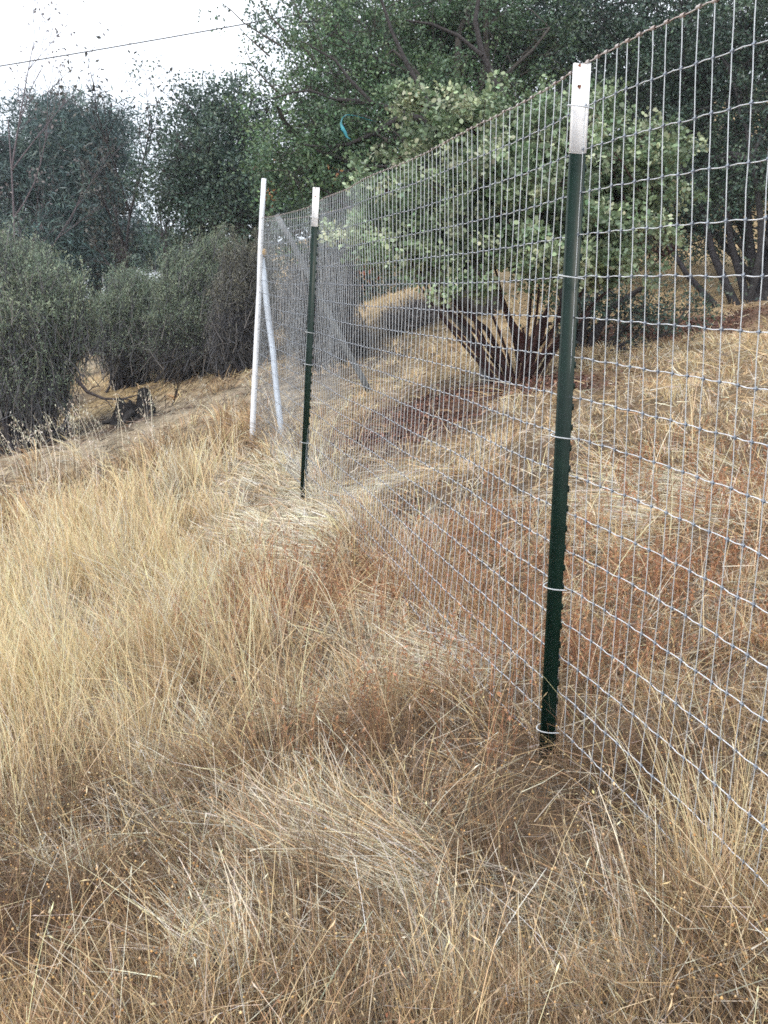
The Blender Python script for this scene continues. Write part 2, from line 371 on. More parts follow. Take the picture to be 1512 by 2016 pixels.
        def prism(mb, s0, s1, grow=0, close=True):
            a = [base+ax*s0+off+al*(x+math.copysign(grow, x))+side*(y+(grow if y > 0 else -grow)) for x, y in prof]
            b = [base+ax*s1+off+al*(x+math.copysign(grow, x))+side*(y+(grow if y > 0 else -grow)) for x, y in prof]
            n = len(prof); v = np.array(a+b); f = np.array([[i, (i+1) % n, n+(i+1) % n, n+i] for i in range(n)])
            n0 = mb.n; mb.add(v, f, np.array([.5, .5, .5])); 
            if close: mb.f.append(np.array([[n0+i for i in range(n)][::-1], [n0+n+i for i in range(n)]]))
        mb = MB(); prism(mb, 0, L-.004)
        ns = int((L-.12)/.054)
        for i in range(ns):                                                     # studs on the flange face
            c = base+ax*(.08+i*.054)+off-side*.003
            q = [c+al*sx*.006+ax*sz*.009-side*sy for sy, k in ((0, 1.1), (.009, .9)) for sx, sz in ((-1*k, -1*k), (1*k, -1*k), (1*k, 1*k), (-1*k, 1*k))]
            mb.add(np.array(q), np.array([[0, 1, 5, 4], [1, 2, 6, 5], [2, 3, 7, 6], [3, 0, 4, 7], [4, 5, 6, 7]]), np.array([.5, .5, .5]))
        p = mb.build('t_post', M_GREEN, root)
        mw = MB(); prism(mw, L-tip, L+.001, .0008); mw.build('white_top', M_WHITE, p)
        # small rust chip on the white paint
        for (s, dy, r_) in ((L-.052, .020, .0046), (L-.003, .022, .0036)):
            ms = MB(); c = base+ax*s+off-al*.0040+side*dy
            th = np.linspace(0, 2*math.pi, 9)[:-1]; rad = r_*(1+.3*np.sin(th*3+s*40))
            front = np.array([c+side*rad[i]*math.cos(th[i])+ax*rad[i]*math.sin(th[i])-al*.0012 for i in range(8)]); back = front+al*.0025
            ms.add(np.concatenate([front, back]), np.array([[i, (i+1) % 8, 8+(i+1) % 8, 8+i] for i in range(8)]), np.array([.5, .5, .5])); ms.f.append(np.array([[i for i in range(8)]]))
            ms.build('rust_chip', M_RUSTSPOT, p)
        for k in ties:
            c = T+(B-T)*(k/18.0); tt = np.linspace(0, 1, 15); a_ = (tt*1.0)*math.pi*1.15-math.pi*.075
            pts = np.array([c+off+al*(-.0235*math.cos(u))+side*(-.008+.054*math.sin(u)**.8 if math.sin(u) > 0 else -.010)+ax*(-.010+.018*v) for u, v in zip(a_, tt)])
            m2 = MB(); tubes(m2, pts[None], np.full((1, 15), .0017), np.array([.5, .5, .5]), 6)
            e0 = pts[-1]; hk = np.array([e0, e0-al*(-.02)-side*.004, e0+al*.045-side*.006+ax*.004]); tubes(m2, hk[None], np.full((1, 3), .0019), np.array([.5, .5, .5]), 6)
            m2.build('wire_tie', M_WIRE, p, smooth=True)
        return p
    t_post(NT, NB, -.006, .28, .208, (1, 5, 9, 13, 17))
    t_post(FT, FB, .075, .25, .235, (1, 8, 10, 15))

    # corner pipe, its brace, tape
    ax = unit((CT-CB)[None])[0]
    mb = MB(); top = P(519, 352, 7.22); bot = CB-ax*.3
    s = np.linspace(0, 1, 9)[:, None]; r2 = rng(4)
    pts = bot+(top-bot)*s+r2.normal(0, .0025, (9, 3)); tubes(mb, pts[None], np.full((1, 9), .024)*np.linspace(1.12, .86, 9), np.array([.7, .7, .7]), 16, cap=True)
    cp = mb.build('corner_post', M_PIPE, root, smooth=False)
    for f_ in cp.data.polygons: f_.use_smooth = len(f_.vertices) == 4
    bt = P(514, 498, 7.36); bb = P(556, 868, 7.45); bb = bb+(bb-bt)*.06
    mb = MB(); s = np.linspace(0, 1, 7)[:, None]; pts = bt+(bb-bt)*s; pts[3] += [.006, 0, 0]
    tubes(mb, pts[None], np.full((1, 7), .026), np.array([.7, .7, .7]), 16, cap=True)
    br = mb.build('brace', M_BRACE, root); br['label'] = 'bluish white brace pipe slanting down from the corner post'
    for f_ in br.data.polygons: f_.use_smooth = len(f_.vertices) == 4
    mb = MB(); c = P(515.5, 497, 7.345); q = np.array([c+ax*.03, c-ax*.03]); tubes(mb, np.linspace(q[0], q[1], 5)[None], np.array([[.030, .036, .038, .036, .031]]), np.array([.5, .4, .1]), 14, cap=True)
    mb.build('tape_wrap', M_TAPE, br)
    # grey pole leaning behind the mesh
    gt = P(545, 420, 7.95); gb = G(735, 768); gb = gb-np.array([0, 0, .1])
    mb = MB(); s = np.linspace(0, 1, 9)[:, None]; pts = gt+(gb-gt)*s+rng(9).normal(0, .006, (9, 3)); tubes(mb, pts[None], np.full((1, 9), .028)*np.linspace(.9, 1.15, 9), np.array([.3, .3, .3]), 10, cap=True)
    gp = mb.build('brace', M_GREYPOLE, root); gp['label'] = 'weathered grey brace pole slanting behind the mesh'
make_fence()

# ------------------------------------------------------------------ grass
HFOV = R(58)
def scatter(n, rmin, rmax, seed, power=1.0, half=HFOV):
    """points on the ground, density falling with distance"""
    n = int(n*1.22); rmin *= .8 if rmin < 2 else 1
    r = rng(seed); u = r.uniform(0, 1, n)
    if power == 1.0: rr = rmin*(rmax/rmin)**u
    else: rr = (rmin**power+u*(rmax**power-rmin**power))**(1/power)
    th = r.uniform(-half, half, n)
    x = rr*np.sin(th); y = rr*np.cos(th)
    return x, y, rr, r
def grad(x, y, e=.06):
    return (H0(x+e, y)-H0(x-e, y))/(2*e), (H0(x, y+e)-H0(x, y-e))/(2*e)
def blades(mb, x, y, L, az, a0, a1, w, col, seed, K=4, lift=0.0, coltip=None, follow=1.0):
    n = len(x); z = H(x, y)+lift; hx, hy = grad(x, y)
    t = np.linspace(0, 1, K); pts = np.zeros((n, K, 3)); pts[:, 0] = np.stack([x, y, z-.004], 1)
    ca, sa = np.cos(az), np.sin(az); cur = pts[:, 0].copy()
    for i in range(1, K):
        a = a0+(a1-a0)*((i-.5)/(K-1)); st = L/(K-1)
        dx = np.sin(a)*ca*st; dy = np.sin(a)*sa*st
        cur = cur+np.stack([dx, dy, np.cos(a)*st+(hx*dx+hy*dy)*follow], 1)
        pts[:, i] = cur
    ww = w[:, None]*np.linspace(1, .35, K)[None]
    c = col if coltip is None else col[:, None]*(1-t)[None, :, None]+coltip[:, None]*t[None, :, None]
    ribbons(mb, pts, ww, c, seed)
    return pts
def pal(r, cols, n, jitter=.18):
    cols = np.array(cols); c = cols[r.integers(0, len(cols), n)]
    return np.clip(c*(1+r.normal(0, jitter, (n, 1)))*(1+r.normal(0, .04, (n, 3))), .01, .9)
GOLD = [(.76,.595,.355),(.82,.665,.42),(.68,.515,.295),(.84,.71,.50),(.60,.46,.28)]
PALE = [(.70,.64,.51),(.78,.72,.58),(.57,.53,.44),(.64,.57,.42),(.48,.44,.37)]
BROWN = [(.34,.215,.12),(.40,.275,.155),(.26,.165,.095),(.46,.335,.195),(.21,.145,.095)]
TAN = [(.60,.46,.27),(.53,.39,.22),(.66,.53,.33),(.45,.33,.19)]
RUST = [(.36,.175,.095),(.42,.22,.125),(.29,.145,.085),(.47,.275,.16)]
GREY = [(.30,.26,.23),(.40,.35,.30),(.23,.19,.165),(.46,.40,.33)]
def wpx(r, base): return np.maximum(base*1.35, .00085*r)

def tufts(x, y, per, rad, seed):
    """each point becomes a tuft of stems that share lean, height and tone"""
    r = rng(seed); m = len(x); cnt = r.poisson(per*r.uniform(.4, 1.6, m)); i = np.repeat(np.arange(m), cnt); n = len(i)
    tr = rad*r.uniform(.5, 1.5, m); ox = r.normal(0, 1, n)*tr[i]; oy = r.normal(0, 1, n)*tr[i]
    T = dict(u=r.uniform(0, 1, m)[i], v=(np.clip(r.normal(1, .26, m), .45, 1.6)*(1+.22*fnoise(x, y, .6, 19)))[i], h=np.clip(r.normal(1, .2, m), .5, 1.5)[i], l=r.uniform(0, 1.3, m)[i], a=r.normal(0, 1, m)[i], ox=ox, oy=oy)
    return x[i]+ox, y[i]+oy, T
def right_of(x, y):
    """1 on the shorter grass behind the fence, 0 on the camera's side"""
    d = x-(NB[0]-.306*(y-NB[1])); return np.clip((d-.1)/.35, 0, 1)*np.clip((y-1.6)/1.6, .25, 1)
def post_gap(x, y):
    """trodden spot in front of the near post"""
    g = onground(NB[0], NB[1]); return 1-.97*np.exp(-(((x-g[0]+.07)/.13)**2+((y-g[1]+.24)/.34)**2))
def keep_out(x, y):
    """no upright blades on bare ground"""
    return np.clip(zone_bare(x, y)*.95+zone_litter(x, y)*1.1, 0, .97)
def make_grass():
    # 1 thatch: short tangled layer everywhere near
    x, y, rr, r = scatter(100000, .95, 13, 21, .35)
    k = (r.uniform(0, 1, len(x)) > keep_out(x, y)*.93) & (r.uniform(0, 1, len(x)) < .45+.55*post_gap(x, y)); x, y, rr = x[k], y[k], rr[k]; n = len(x)
    fl = zone_flat(x, y); ru = zone_rust(x, y); go = zone_gold(x, y)
    c = pal(r, BROWN+GREY, n, .3)*.42; m = r.uniform(0, 1, n)  # palette darkened: shade of the gaps between tufts put into the colour
    c[m < go*.8] = pal(r, TAN, int((m < go*.8).sum())); s = (m > 1-ru*.55); c[s] = pal(r, RUST+BROWN, int(s.sum())); s = (m < fl*.7); c[s] = pal(r, PALE, int(s.sum()))
    right = right_of(x, y); s = r.uniform(0, 1, n) < right*.6; c[s] = pal(r, TAN+PALE, int(s.sum()))
    c = c*(1-.35*zone_dark(x, y))[:, None]
    mb = MB(); az = fnoise(x, y, .5, 6)*2.2+r.normal(0, 1.1, n)
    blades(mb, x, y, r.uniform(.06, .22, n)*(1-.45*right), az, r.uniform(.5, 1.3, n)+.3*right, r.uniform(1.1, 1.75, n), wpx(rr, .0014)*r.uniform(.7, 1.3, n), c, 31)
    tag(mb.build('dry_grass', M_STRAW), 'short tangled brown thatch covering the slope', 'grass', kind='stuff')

    # 2 brown upright grass, in tufts
    x, y, rr, r = scatter(11500, .95, 11, 22, .3)
    go = zone_gold(x, y); fl = np.maximum(zone_flat(x, y), 1.05*zone_path(x, y)); cl = .55+.6*fnoise(x, y, .33, 8)
    k = r.uniform(0, 1, len(x)) < (1-.75*go)*(1-.92*fl)*np.clip(cl, .10, 1)*(1-keep_out(x, y))*post_gap(x, y); x, y, T = tufts(x[k], y[k], 24, .05, 222); n = len(x); rr = np.hypot(x, y)
    ru = zone_rust(x, y); m = T['u']; c = pal(r, BROWN+TAN[:2], n, .28)*T['v'][:, None]
    s = m < ru*.5; c[s] = pal(r, RUST+BROWN[:2], int(s.sum())); s = m > .90; c[s] = pal(r, GOLD+PALE, int(s.sum()))
    right = right_of(x, y); s = ((m*7.3) % 1 < right*.6) & (m > .3); c[s] = pal(r, TAN+GOLD+PALE[:3], int(s.sum()))
    dk = zone_dark(x, y); s = r.uniform(0, 1, n) < dk; c[s] = pal(r, [(.20,.13,.08),(.26,.17,.10),(.15,.105,.075),(.30,.20,.12)], int(s.sum()), .25)
    mb = MB(); la = 2.6+fnoise(x, y, .8, 9)*.9
    ht = r.uniform(.12, .30, n)*T['h']*np.clip(1-.68*right, .3, 1)*(1-.4*np.clip(soft(x, y, 560, 1060, .7, 1.1, .1)*1.3, 0, 1))
    ht = ht*np.clip(.55+.16*(rr-1), .55, 1)
    lx, ly = np.cos(la)*T['l']*.75+T['ox']*7+r.normal(0, .16, n), np.sin(la)*T['l']*.55+T['oy']*7+r.normal(0, .16, n)
    mg = np.hypot(lx, ly); blades(mb, x, y, ht, np.arctan2(ly, lx), mg*.35, mg*1.5+r.uniform(0, .3, n), wpx(rr, .0013)*r.uniform(.6, 1.25, n), c, 32)
    tag(mb.build('dry_grass', M_STRAW), 'brown upright dry grass stems around and behind the fence', 'grass', kind='stuff')

    # 3 tall golden grass on the left, in tufts
    x, y, rr, r = scatter(13500, 1.2, 13, 23, .9)
    go = zone_gold(x, y); fl = np.maximum(zone_flat(x, y), 1.08*zone_path(x, y)); cl = .70+.65*fnoise(x, y, .36, 11)
    k = r.uniform(0, 1, len(x)) < go*(1-.9*fl)*np.clip(cl, .08, 1)*(1-zone_bare(x, y)*.99)*(1-.6*zone_rust(x, y))*(1-right_of(x, y)); x, y, T = tufts(x[k], y[k], 26, .055, 223); n = len(x); rr = np.hypot(x, y)
    mb = MB(); la = 3.0+fnoise(x, y, 1.0, 12)*.7
    ht = r.uniform(.20, .44, n)*T['h']*np.clip(1.25-.09*(rr-4), .7, 1.1)*(1-.5*np.clip(soft(x, y, 560, 1060, .7, 1.1, .1)*1.3, 0, 1))
    gc = pal(r, GOLD, n, .22)*(.65+.35*T['v'])[:, None]; s = T['u'] > .86; gc[s] = pal(r, PALE, int(s.sum()))
    lx, ly = np.cos(la)*T['l']*.28+T['ox']*3+r.normal(0, .10, n), np.sin(la)*T['l']*.28+T['oy']*3+r.normal(0, .10, n)
    mg = np.hypot(lx, ly); blades(mb, x, y, ht, np.arctan2(ly, lx), mg*.4, mg*1.7+r.uniform(0, .3, n), wpx(rr, .0013)*r.uniform(.7, 1.3, n), gc*.9, 33, coltip=np.clip(gc*1.08, 0, .85))
    tag(mb.build('tall_grass', M_STRAW), 'tall golden straw grass standing on the left of the fence', 'grass', kind='stuff')

    # 4 flattened pale straw: bundles laid over in swirls
    x, y, rr, r = scatter(36000, .95, 11, 24, .35)
    fl = np.maximum(zone_flat(x, y), zone_path(x, y)); cl = np.maximum(.6+.7*fnoise(x, y, .22, 14), zone_path(x, y))
    k = r.uniform(0, 1, len(x)) < np.maximum(fl*.85, .013)*(1-.6*zone_dark(x, y))*np.clip(cl, .1, 1)*(1-.8*zone_litter(x, y))*(1-.97*zone_bare(x, y))*post_gap(x, y); x, y, T = tufts(x[k], y[k], 34, .055, 224); n = len(x); rr = np.hypot(x, y)
    mb = MB(); az = 2.45+fnoise(x, y, .9, 15)*.5+T['a']*.32+r.normal(0, .20, n)
    fl = np.maximum(zone_flat(x, y), zone_path(x, y)); c = pal(r, PALE, n, .30)*(.62+.42*T['v'])[:, None]; s = (T['u'] < .25) | (fl < .35); c[s] = pal(r, TAN+BROWN[:2]+PALE[2:], int(s.sum()), .22)
    right = right_of(x, y)
    a0 = np.minimum(r.uniform(.85, 1.5, n)+.3*right+.25*np.maximum(fl, zone_path(x, y)), 1.57)
    blades(mb, x, y, r.uniform(.10, .30, n)*T['h'], az, a0, np.minimum(a0+r.uniform(-.05, .45, n), 1.75), wpx(rr, .0016)*r.uniform(.5, 1.8, n), c, 34, K=4, lift=.005)
    x, y, rr, r = scatter(30000, .95, 8, 44, .35); k = r.uniform(0, 1, len(x)) > keep_out(x, y); x, y, rr = x[k], y[k], rr[k]; n = len(x); a = r.uniform(1.0, 1.65, n)      # broken loose bits
    blades(mb, x, y, r.uniform(.03, .16, n), r.uniform(0, 6.28, n), a, a+r.normal(0, .12, n), wpx(rr, .0013)*r.uniform(.6, 1.5, n), pal(r, PALE+TAN+BROWN+GREY, n, .25), 45, K=3, lift=r.uniform(0, .09, n)*np.clip(1.2-zone_flat(x, y), .2, 1))
    tag(mb.build('flattened_straw', M_STRAW), 'pale greyish straw trodden flat in swirls', 'grass', kind='stuff')

    # 5 rusty weeds with small seed clusters
    x, y, rr, r = scatter(52000, 1.2, 9, 25, .6)
    ru = zone_rust(x, y); k = r.uniform(0, 1, len(x)) < ru*np.clip(.5+.7*fnoise(x, y, .22, 16),   .05, 1)*.95*(1-keep_out(x, y))*post_gap(x, y); x, y, rr = x[k], y[k], rr[k]; n = len(x)
    mb = MB(); c = pal(r, RUST, n)
    right = right_of(x, y); pts = blades(mb, x, y, r.uniform(.16, .36, n)*(1-.5*right), r.uniform(0, 6.28, n), r.uniform(.0, .25, n), r.uniform(.05, .5, n), wpx(rr, .0016), c, 35)
    for j in range(10):
        t = r.uniform(.25, 1, n); i0 = np.clip((t*3).astype(int), 0, 2); fr = t*3-i0
        b = pts[np.arange(n), i0]*(1-fr)[:, None]+pts[np.arange(n), i0+1]*fr[:, None]
        ax = r.normal(size=(n, 3)); ax[:, 2] = np.abs(ax[:, 2])+.4
        leaves(mb, b, r.uniform(.005, .020, n)*(1+rr*.05), r.uniform(.003, .007, n)*(1+rr*.05), pal(r, RUST+[(.42,.24,.12)], n, .25), ax, r.normal(size=(n, 3)))
    tag(mb.build('rusty_weeds', M_STRAW), 'rust red seeding weeds in patches across the slope', 'weeds', kind='stuff')

    # 6 long single stalks and little tan buds in the foreground
    x, y, rr, r = scatter(1500, 1.0, 7, 26, .5); k = r.uniform(0, 1, len(x)) < (1-keep_out(x, y))*post_gap(x, y); x, y, rr = x[k], y[k], rr[k]; n = len(x)
    mb = MB(); c = pal(r, PALE[:2]+GOLD, n)
    pts = blades(mb, x, y, r.uniform(.2, .42, n), r.uniform(0, 6.28, n), r.uniform(.0, .4, n), r.uniform(.2, 1.4, n), wpx(rr, .0012), c, 36, K=6)
    ax = pts[:, -1]-pts[:, -2]; leaves(mb, pts[:, -1]-unit(ax)*.012, r.uniform(.012, .03, n), r.uniform(.002, .004, n), c*1.05, ax, r.normal(size=(n, 3)))
    tag(mb.build('grass_stalks', M_STRAW), 'long single straw stalks with thin seed heads', 'grass', kind='stuff')
    x, y, rr, r = scatter(9000, 1.0, 4.5, 27, .7); k = r.uniform(0, 1, len(x)) < np.clip(.35+.6*fnoise(x, y, .5, 17), .03, 1)*(1-.8*zone_gold(x, y)); x, y, rr = x[k], y[k], rr[k]; n = len(x)
    mb = MB(); c = pal(r, BROWN, n)
    pts = blades(mb, x, y, r.uniform(.12, .32, n), r.uniform(0, 6.28, n), r.uniform(.1, .5, n), r.uniform(.2, .9, n), np.full(n, .0012), c, 37)
    o = np.array([[1,0,0],[-1,0,0],[0,1,0],[0,-1,0],[0,0,1.2],[0,0,-1]]); of = np.array([[0,2,4],[2,1,4],[1,3,4],[3,0,4],[2,0,5],[1,2,5],[3,1,5],[0,3,5]])
    b = pts[:, -1]; rad = r.uniform(.0016, .0034, n)
    mb.add((b[:, None]+o[None]*rad[:, None, None]).reshape(-1, 3), (np.arange(n)[:, None, None]*6+of[None]).reshape(-1, 3), np.repeat(pal(r, [(.55,.36,.16),(.62,.46,.26),(.45,.25,.10)], n), 6, 0))
    tag(mb.build('weed_buds', M_STRAW), 'thin brown weeds tipped with tiny tan buds', 'weeds', kind='stuff')

    x, y, rr, r = scatter(14000, .95, 7, 46, .5); k = r.uniform(0, 1, len(x)) < (1-keep_out(x, y))*post_gap(x, y); x, y, rr = x[k], y[k], rr[k]; n = len(x); mb = MB()
    z = H(x, y)+r.uniform(.01, .20, n)*(1-.6*right_of(x, y)); ll = r.uniform(.003, .011, n)*(1+.06*rr); leaves(mb, np.stack([x, y, z], 1), ll, ll*r.uniform(.25, .6, n), pal(r, TAN+BROWN+RUST[:1]+PALE[4:], n, .25), r.normal(size=(n, 3)), r.normal(size=(n, 3)))
    tag(mb.build('chaff', M_STRAW), 'tiny flecks of husk and seed caught in the dry grass', 'chaff', kind='stuff')

    # 7 distant grass
    x, y, rr, r = scatter(80000, 7, 40, 28, .9, R(40))
    k = r.uniform(0, 1, len(x)) < np.clip(.35+.5*fnoise(x, y, 1.2, 18), .05, 1)*(1-zone_duff(x, y)*.95)*(1-zone_bare(x, y)*.93)*(1-zone_litter(x, y)*.97); x, y, rr = x[k], y[k], rr[k]; n = len(x)
    mb = MB(); c = pal(r, GOLD+TAN, n)
    blades(mb, x, y, r.uniform(.05, .16, n), r.uniform(0, 6.28, n), r.uniform(.3, 1.2, n), r.uniform(.4, 1.5, n), wpx(rr, .002), c, 38)
    tag(mb.build('distant_grass', M_STRAW), 'dry golden grass on the far slope under the trees', 'grass', kind='stuff')

    # 8 wild oats nodding along the crest
    mb = MB(); r = rng(29)
    for (px, py, dsp, m_) in [(90,945,.5,10),(170,935,.5,14),(240,930,.6,14),(130,960,.5,10),(300,925,.5,10),(200,985,.5,12),(60,960,.4,10),(370,890,.5,8),(420,860,.5,6)]:
        g = G(px, py); x = g[0]+r.normal(0, dsp, m_); y = g[1]+r.normal(0, dsp*.7, m_)
        c = pal(r, PALE[:2], m_)
        pts = blades(mb, x, y, r.uniform(.5, .72, m_), r.uniform(1.8, 4.4, m_), r.uniform(0, .15, m_), r.uniform(.3, 1.0, m_), np.full(m_, .005), c, 39, K=6)
        for j in range(9):
            t = r.uniform(3.6, 5, m_); i0 = np.clip(t.astype(int), 0, 4); fr = t-i0; b = pts[np.arange(m_), i0]*(1-fr)[:, None]+pts[np.arange(m_), np.minimum(i0+1, 5)]*fr[:, None]
            ax = r.normal(0, .5, (m_, 3)); ax[:, 2] -= 1; b2 = b+r.normal(0, .02, (m_, 3)); leaves(mb, b2, r.uniform(.022, .034, m_), r.uniform(.007, .011, m_), pal(r, [(.66,.62,.52),(.58,.52,.40)], m_), ax, r.normal(size=(m_, 3)))
    tag(mb.build('wild_oats', M_STRAW), 'pale nodding wild oat heads along the crest of the golden grass', 'grass', kind='stuff')

    # 9 leaf litter under the manzanita and oaks
    x, y, rr, r = scatter(230000, 3.5, 14, 30, .8)
    k = r.uniform(0, 1, len(x)) < zone_litter(x, y)**1.3; x, y, rr = x[k], y[k], rr[k]; n = len(x); z = H(x, y)+r.uniform(.002, .03, n)
    mb = MB(); nr = r.normal(0, .5, (n, 3)); nr[:, 2] = 1
    leaves(mb, np.stack([x, y, z], 1), r.uniform(.018, .04, n), r.uniform(.012, .024, n), pal(r, [(.15,.064,.045),(.195,.095,.06),(.105,.05,.04),(.27,.16,.11),(.14,.072,.058)], n, .25), r.normal(size=(n, 3))*np.array([1, 1, .3]), nr, LEAF6)
    tag(mb.build('leaf_litter', M_LITTER), 'reddish brown fallen leaves under the manzanita', 'leaves', kind='stuff')
def make_twig_litter():
    x, y, rr, r = scatter(60000, 5, 18, 47, .8, R(40)); k = r.uniform(0, 1, len(x)) < np.clip(zone_bare(x, y)*.35+zone_duff(x, y)*.8+.05*(zone_litter(x, y)), 0, 1); x, y, rr = x[k], y[k], rr[k]; n = len(x); mb = MB()
    a = r.uniform(1.25, 1.6, n); blades(mb, x, y, r.uniform(.03, .22, n), r.uniform(0, 6.28, n), a, a+r.normal(0, .15, n), r.uniform(.004, .009, n), pal(r, [(.14,.12,.11),(.22,.19,.16),(.09,.075,.065),(.34,.28,.21),(.18,.11,.07)], n, .25), 48, K=3, lift=.006)
    tag(mb.build('twig_litter', M_TWIG), 'small dead twigs and leaf bits strewn over the bare ground under the shrubs', 'twigs', kind='stuff')
make_grass(); make_twig_litter()

# ------------------------------------------------------------------ trees and shrubs
def qcurve(a, b, bend, K=7):
    """N quadratic curves a->b, bend (N,3) offset at the middle"""
    t = np.linspace(0, 1, K)[None, :, None]; m = (a+b)/2+bend
    return (1-t)**2*a[:, None]+2*t*(1-t)*m[:, None]+t*t*b[:, None]
def tree(name, label, cat, base, blobs, seed, n_clu, per, leaf, lcols, bark, stem_r, stems=1, spread=.1, clu_r=.22, shape=LEAF4, aspect=.55,
         twigs=500, twig_r=.006, fork=.35, shell=2.4, out_frac=.12, sprigs=(), accents=(), upb=.5, parts=('trunk', 'crown'), group=None, vary=.22, extra=(), bough=1.5):
    """blobs: list of (centre, (rx,ry,rz)); base: world point"""
    r = rng(seed); base = np.asarray(base, float)
    root = empty(name, base); tag(root, label, cat, group)
    wood = MB(); crown = MB()
    bc = np.array([b[0] for b in blobs], float); br = np.array([b[1] for b in blobs], float)
    cen = bc.mean(0); nb = len(blobs)
    # main stems from the ground, then a limb into each blob
    sb = base+np.c_[r.normal(0, spread*.4, (stems, 2)), np.full(stems, -.15)]
    tgt = bc[np.arange(stems) % nb]
    forkp = sb+(tgt-sb)*fork+np.c_[r.normal(0, spread, (stems, 2)), np.zeros(stems)]
    st = qcurve(sb, forkp, r.normal(0, spread*.5, (stems, 3)), 7)+r.normal(0, stem_r*.15, (stems, 7, 3))
    tubes(wood, st, np.linspace(1.25, .8, 7)[None]*stem_r*r.uniform(.75, 1.1, (stems, 1)), np.array(bark), 9)
    a = forkp[np.argmin(((bc[:, None]-forkp[None])**2).sum(-1), 1)]
    nl = 3; A = np.repeat(a, nl, 0); Bt = np.repeat(bc, nl, 0)+r.normal(0, .45, (nb*nl, 3))*np.repeat(br, nl, 0)
    bd = r.normal(0, .12, (nb*nl, 3))*np.linalg.norm(Bt-A, axis=1)[:, None]; bd[:, 2] += .08*np.linalg.norm(Bt-A, axis=1)
    limb = qcurve(A, Bt, bd, 9); limb[:, 1:-1] += r.normal(0, .02, (nb*nl, 7, 3))*np.linalg.norm(Bt-A, axis=1)[:, None, None]*.4
    tubes(wood, limb, np.linspace(.62, .16, 9)[None]*stem_r*r.uniform(.7, 1.1, (nb*nl, 1)), np.array(bark), 7)
    for pth, rad_, cl_ in extra:
        d_ = float(np.dot(base-CAM, fw)); low_ = len(cl_) == 3; cl_, d_ = (cl_, d_) if low_ else (cl_[:3], cl_[3]); pp = np.array([P(a_, b_, d_+.05*i_) for i_, (a_, b_) in enumerate(pth)]); pp[0, 2] -= .12*low_; pp[1:-1] += r.normal(0, .012, (len(pth)-2, 3))
        tubes(wood, pp[None], np.linspace(1.15, .5, len(pth))[None]*rad_, np.array(cl_), 9)
    # leaf clusters towards the outside of each blob
    n_all = n_clu; n_clu = max(12, n_all//9)                          # boughs first, then leaf clusters on each bough
    wgt = (br.prod(1))**(2/3); bi = r.choice(nb, n_clu, p=wgt/wgt.sum())
    dv = unit(r.normal(size=(n_clu, 3))); rho = r.uniform(0, 1, n_clu)**(1/shell)
    s = r.uniform(0, 1, n_clu) < out_frac; rho = np.where(s, r.uniform(.95, 1.28, n_clu), rho)
    lump = 1+.22*np.sin(dv[:, 0]*5+bi*1.7)*np.sin(dv[:, 1]*5+bi)+.15*np.sin(dv[:, 2]*8+bi*2.1)
    cc = bc[bi]+dv*br[bi]*(rho*lump)[:, None]
    gz = H0(cc[:, 0], cc[:, 1])+.15; cc[:, 2] = np.maximum(cc[:, 2], gz+r.uniform(0, .3, n_clu))
    # a bough to each centre, then twigs to its leaf clusters
    li = bi*nl+r.integers(0, nl, n_clu); ki = r.integers(3, 9, n_clu); a = limb[li, ki]; Ln = np.linalg.norm(cc-a, axis=1)[:, None]
    tubes(wood, qcurve(a, cc, r.normal(0, .13, (n_clu, 3))*Ln, 6), np.linspace(1, .35, 6)[None]*twig_r*r.uniform(1.1, 2.2, (n_clu, 1)), np.array(bark), 5)
    bo = np.repeat(np.arange(n_clu), r.poisson(9*r.uniform(.5, 1.5, n_clu))); outw = unit(cc-cen)[bo]
    c2 = cc[bo]+r.normal(0, 1, (len(bo), 3))*np.array([1, 1, .5])*clu_r*bough*1.0+outw*r.uniform(-.5, .9, (len(bo), 1))*clu_r*bough
    c2[:, 2] = np.maximum(c2[:, 2], H0(c2[:, 0], c2[:, 1])+.1)
    q = r.permutation(len(bo))[:twigs]; Ln = np.linalg.norm(c2[q]-cc[bo[q]], axis=1)[:, None]
    tubes(wood, qcurve(cc[bo[q]]-outw[q]*.1, c2[q]+outw[q]*clu_r*.5, r.normal(0, .15, (len(q), 3))*Ln, 5), np.linspace(1, .3, 5)[None]*twig_r*r.uniform(.5, 1.1, (len(q), 1)), np.array(bark), 4)
    btone = 1+r.normal(0, .16, n_clu); tone = btone[bo]; s = s[bo]; cc = c2; n_clu = len(bo)
    # leaves
    cnt = r.poisson(per*np.where(s, .6, 1.0)); ci = np.repeat(np.arange(n_clu), cnt); n = len(ci)
    crs = clu_r*r.uniform(.6, 1.35, n_clu)
    o = unit(r.normal(size=(n, 3)))*(r.uniform(0, 1, n)**.55)[:, None]; o[:, 2] *= .75
    pos = cc[ci]+o*crs[ci][:, None]
    ccol = np.array(lcols)[r.integers(0, len(lcols), n_clu)]*(1+r.normal(0, vary*.6, (n_clu, 1)))*tone[:, None]
    col = np.clip(ccol[ci]*(1+r.normal(0, .16, (n, 1)))*(1+r.normal(0, .05, (n, 3))), .008, .8)
    ax = o+r.normal(0, .7, (n, 3)); nr = r.normal(0, .75, (n, 3)); nr[:, 2] += upb
    ll = leaf*r.uniform(.65, 1.3, n)
    leaves(crown, pos, ll, ll*aspect*r.uniform(.8, 1.2, n), col, ax, nr, shape)
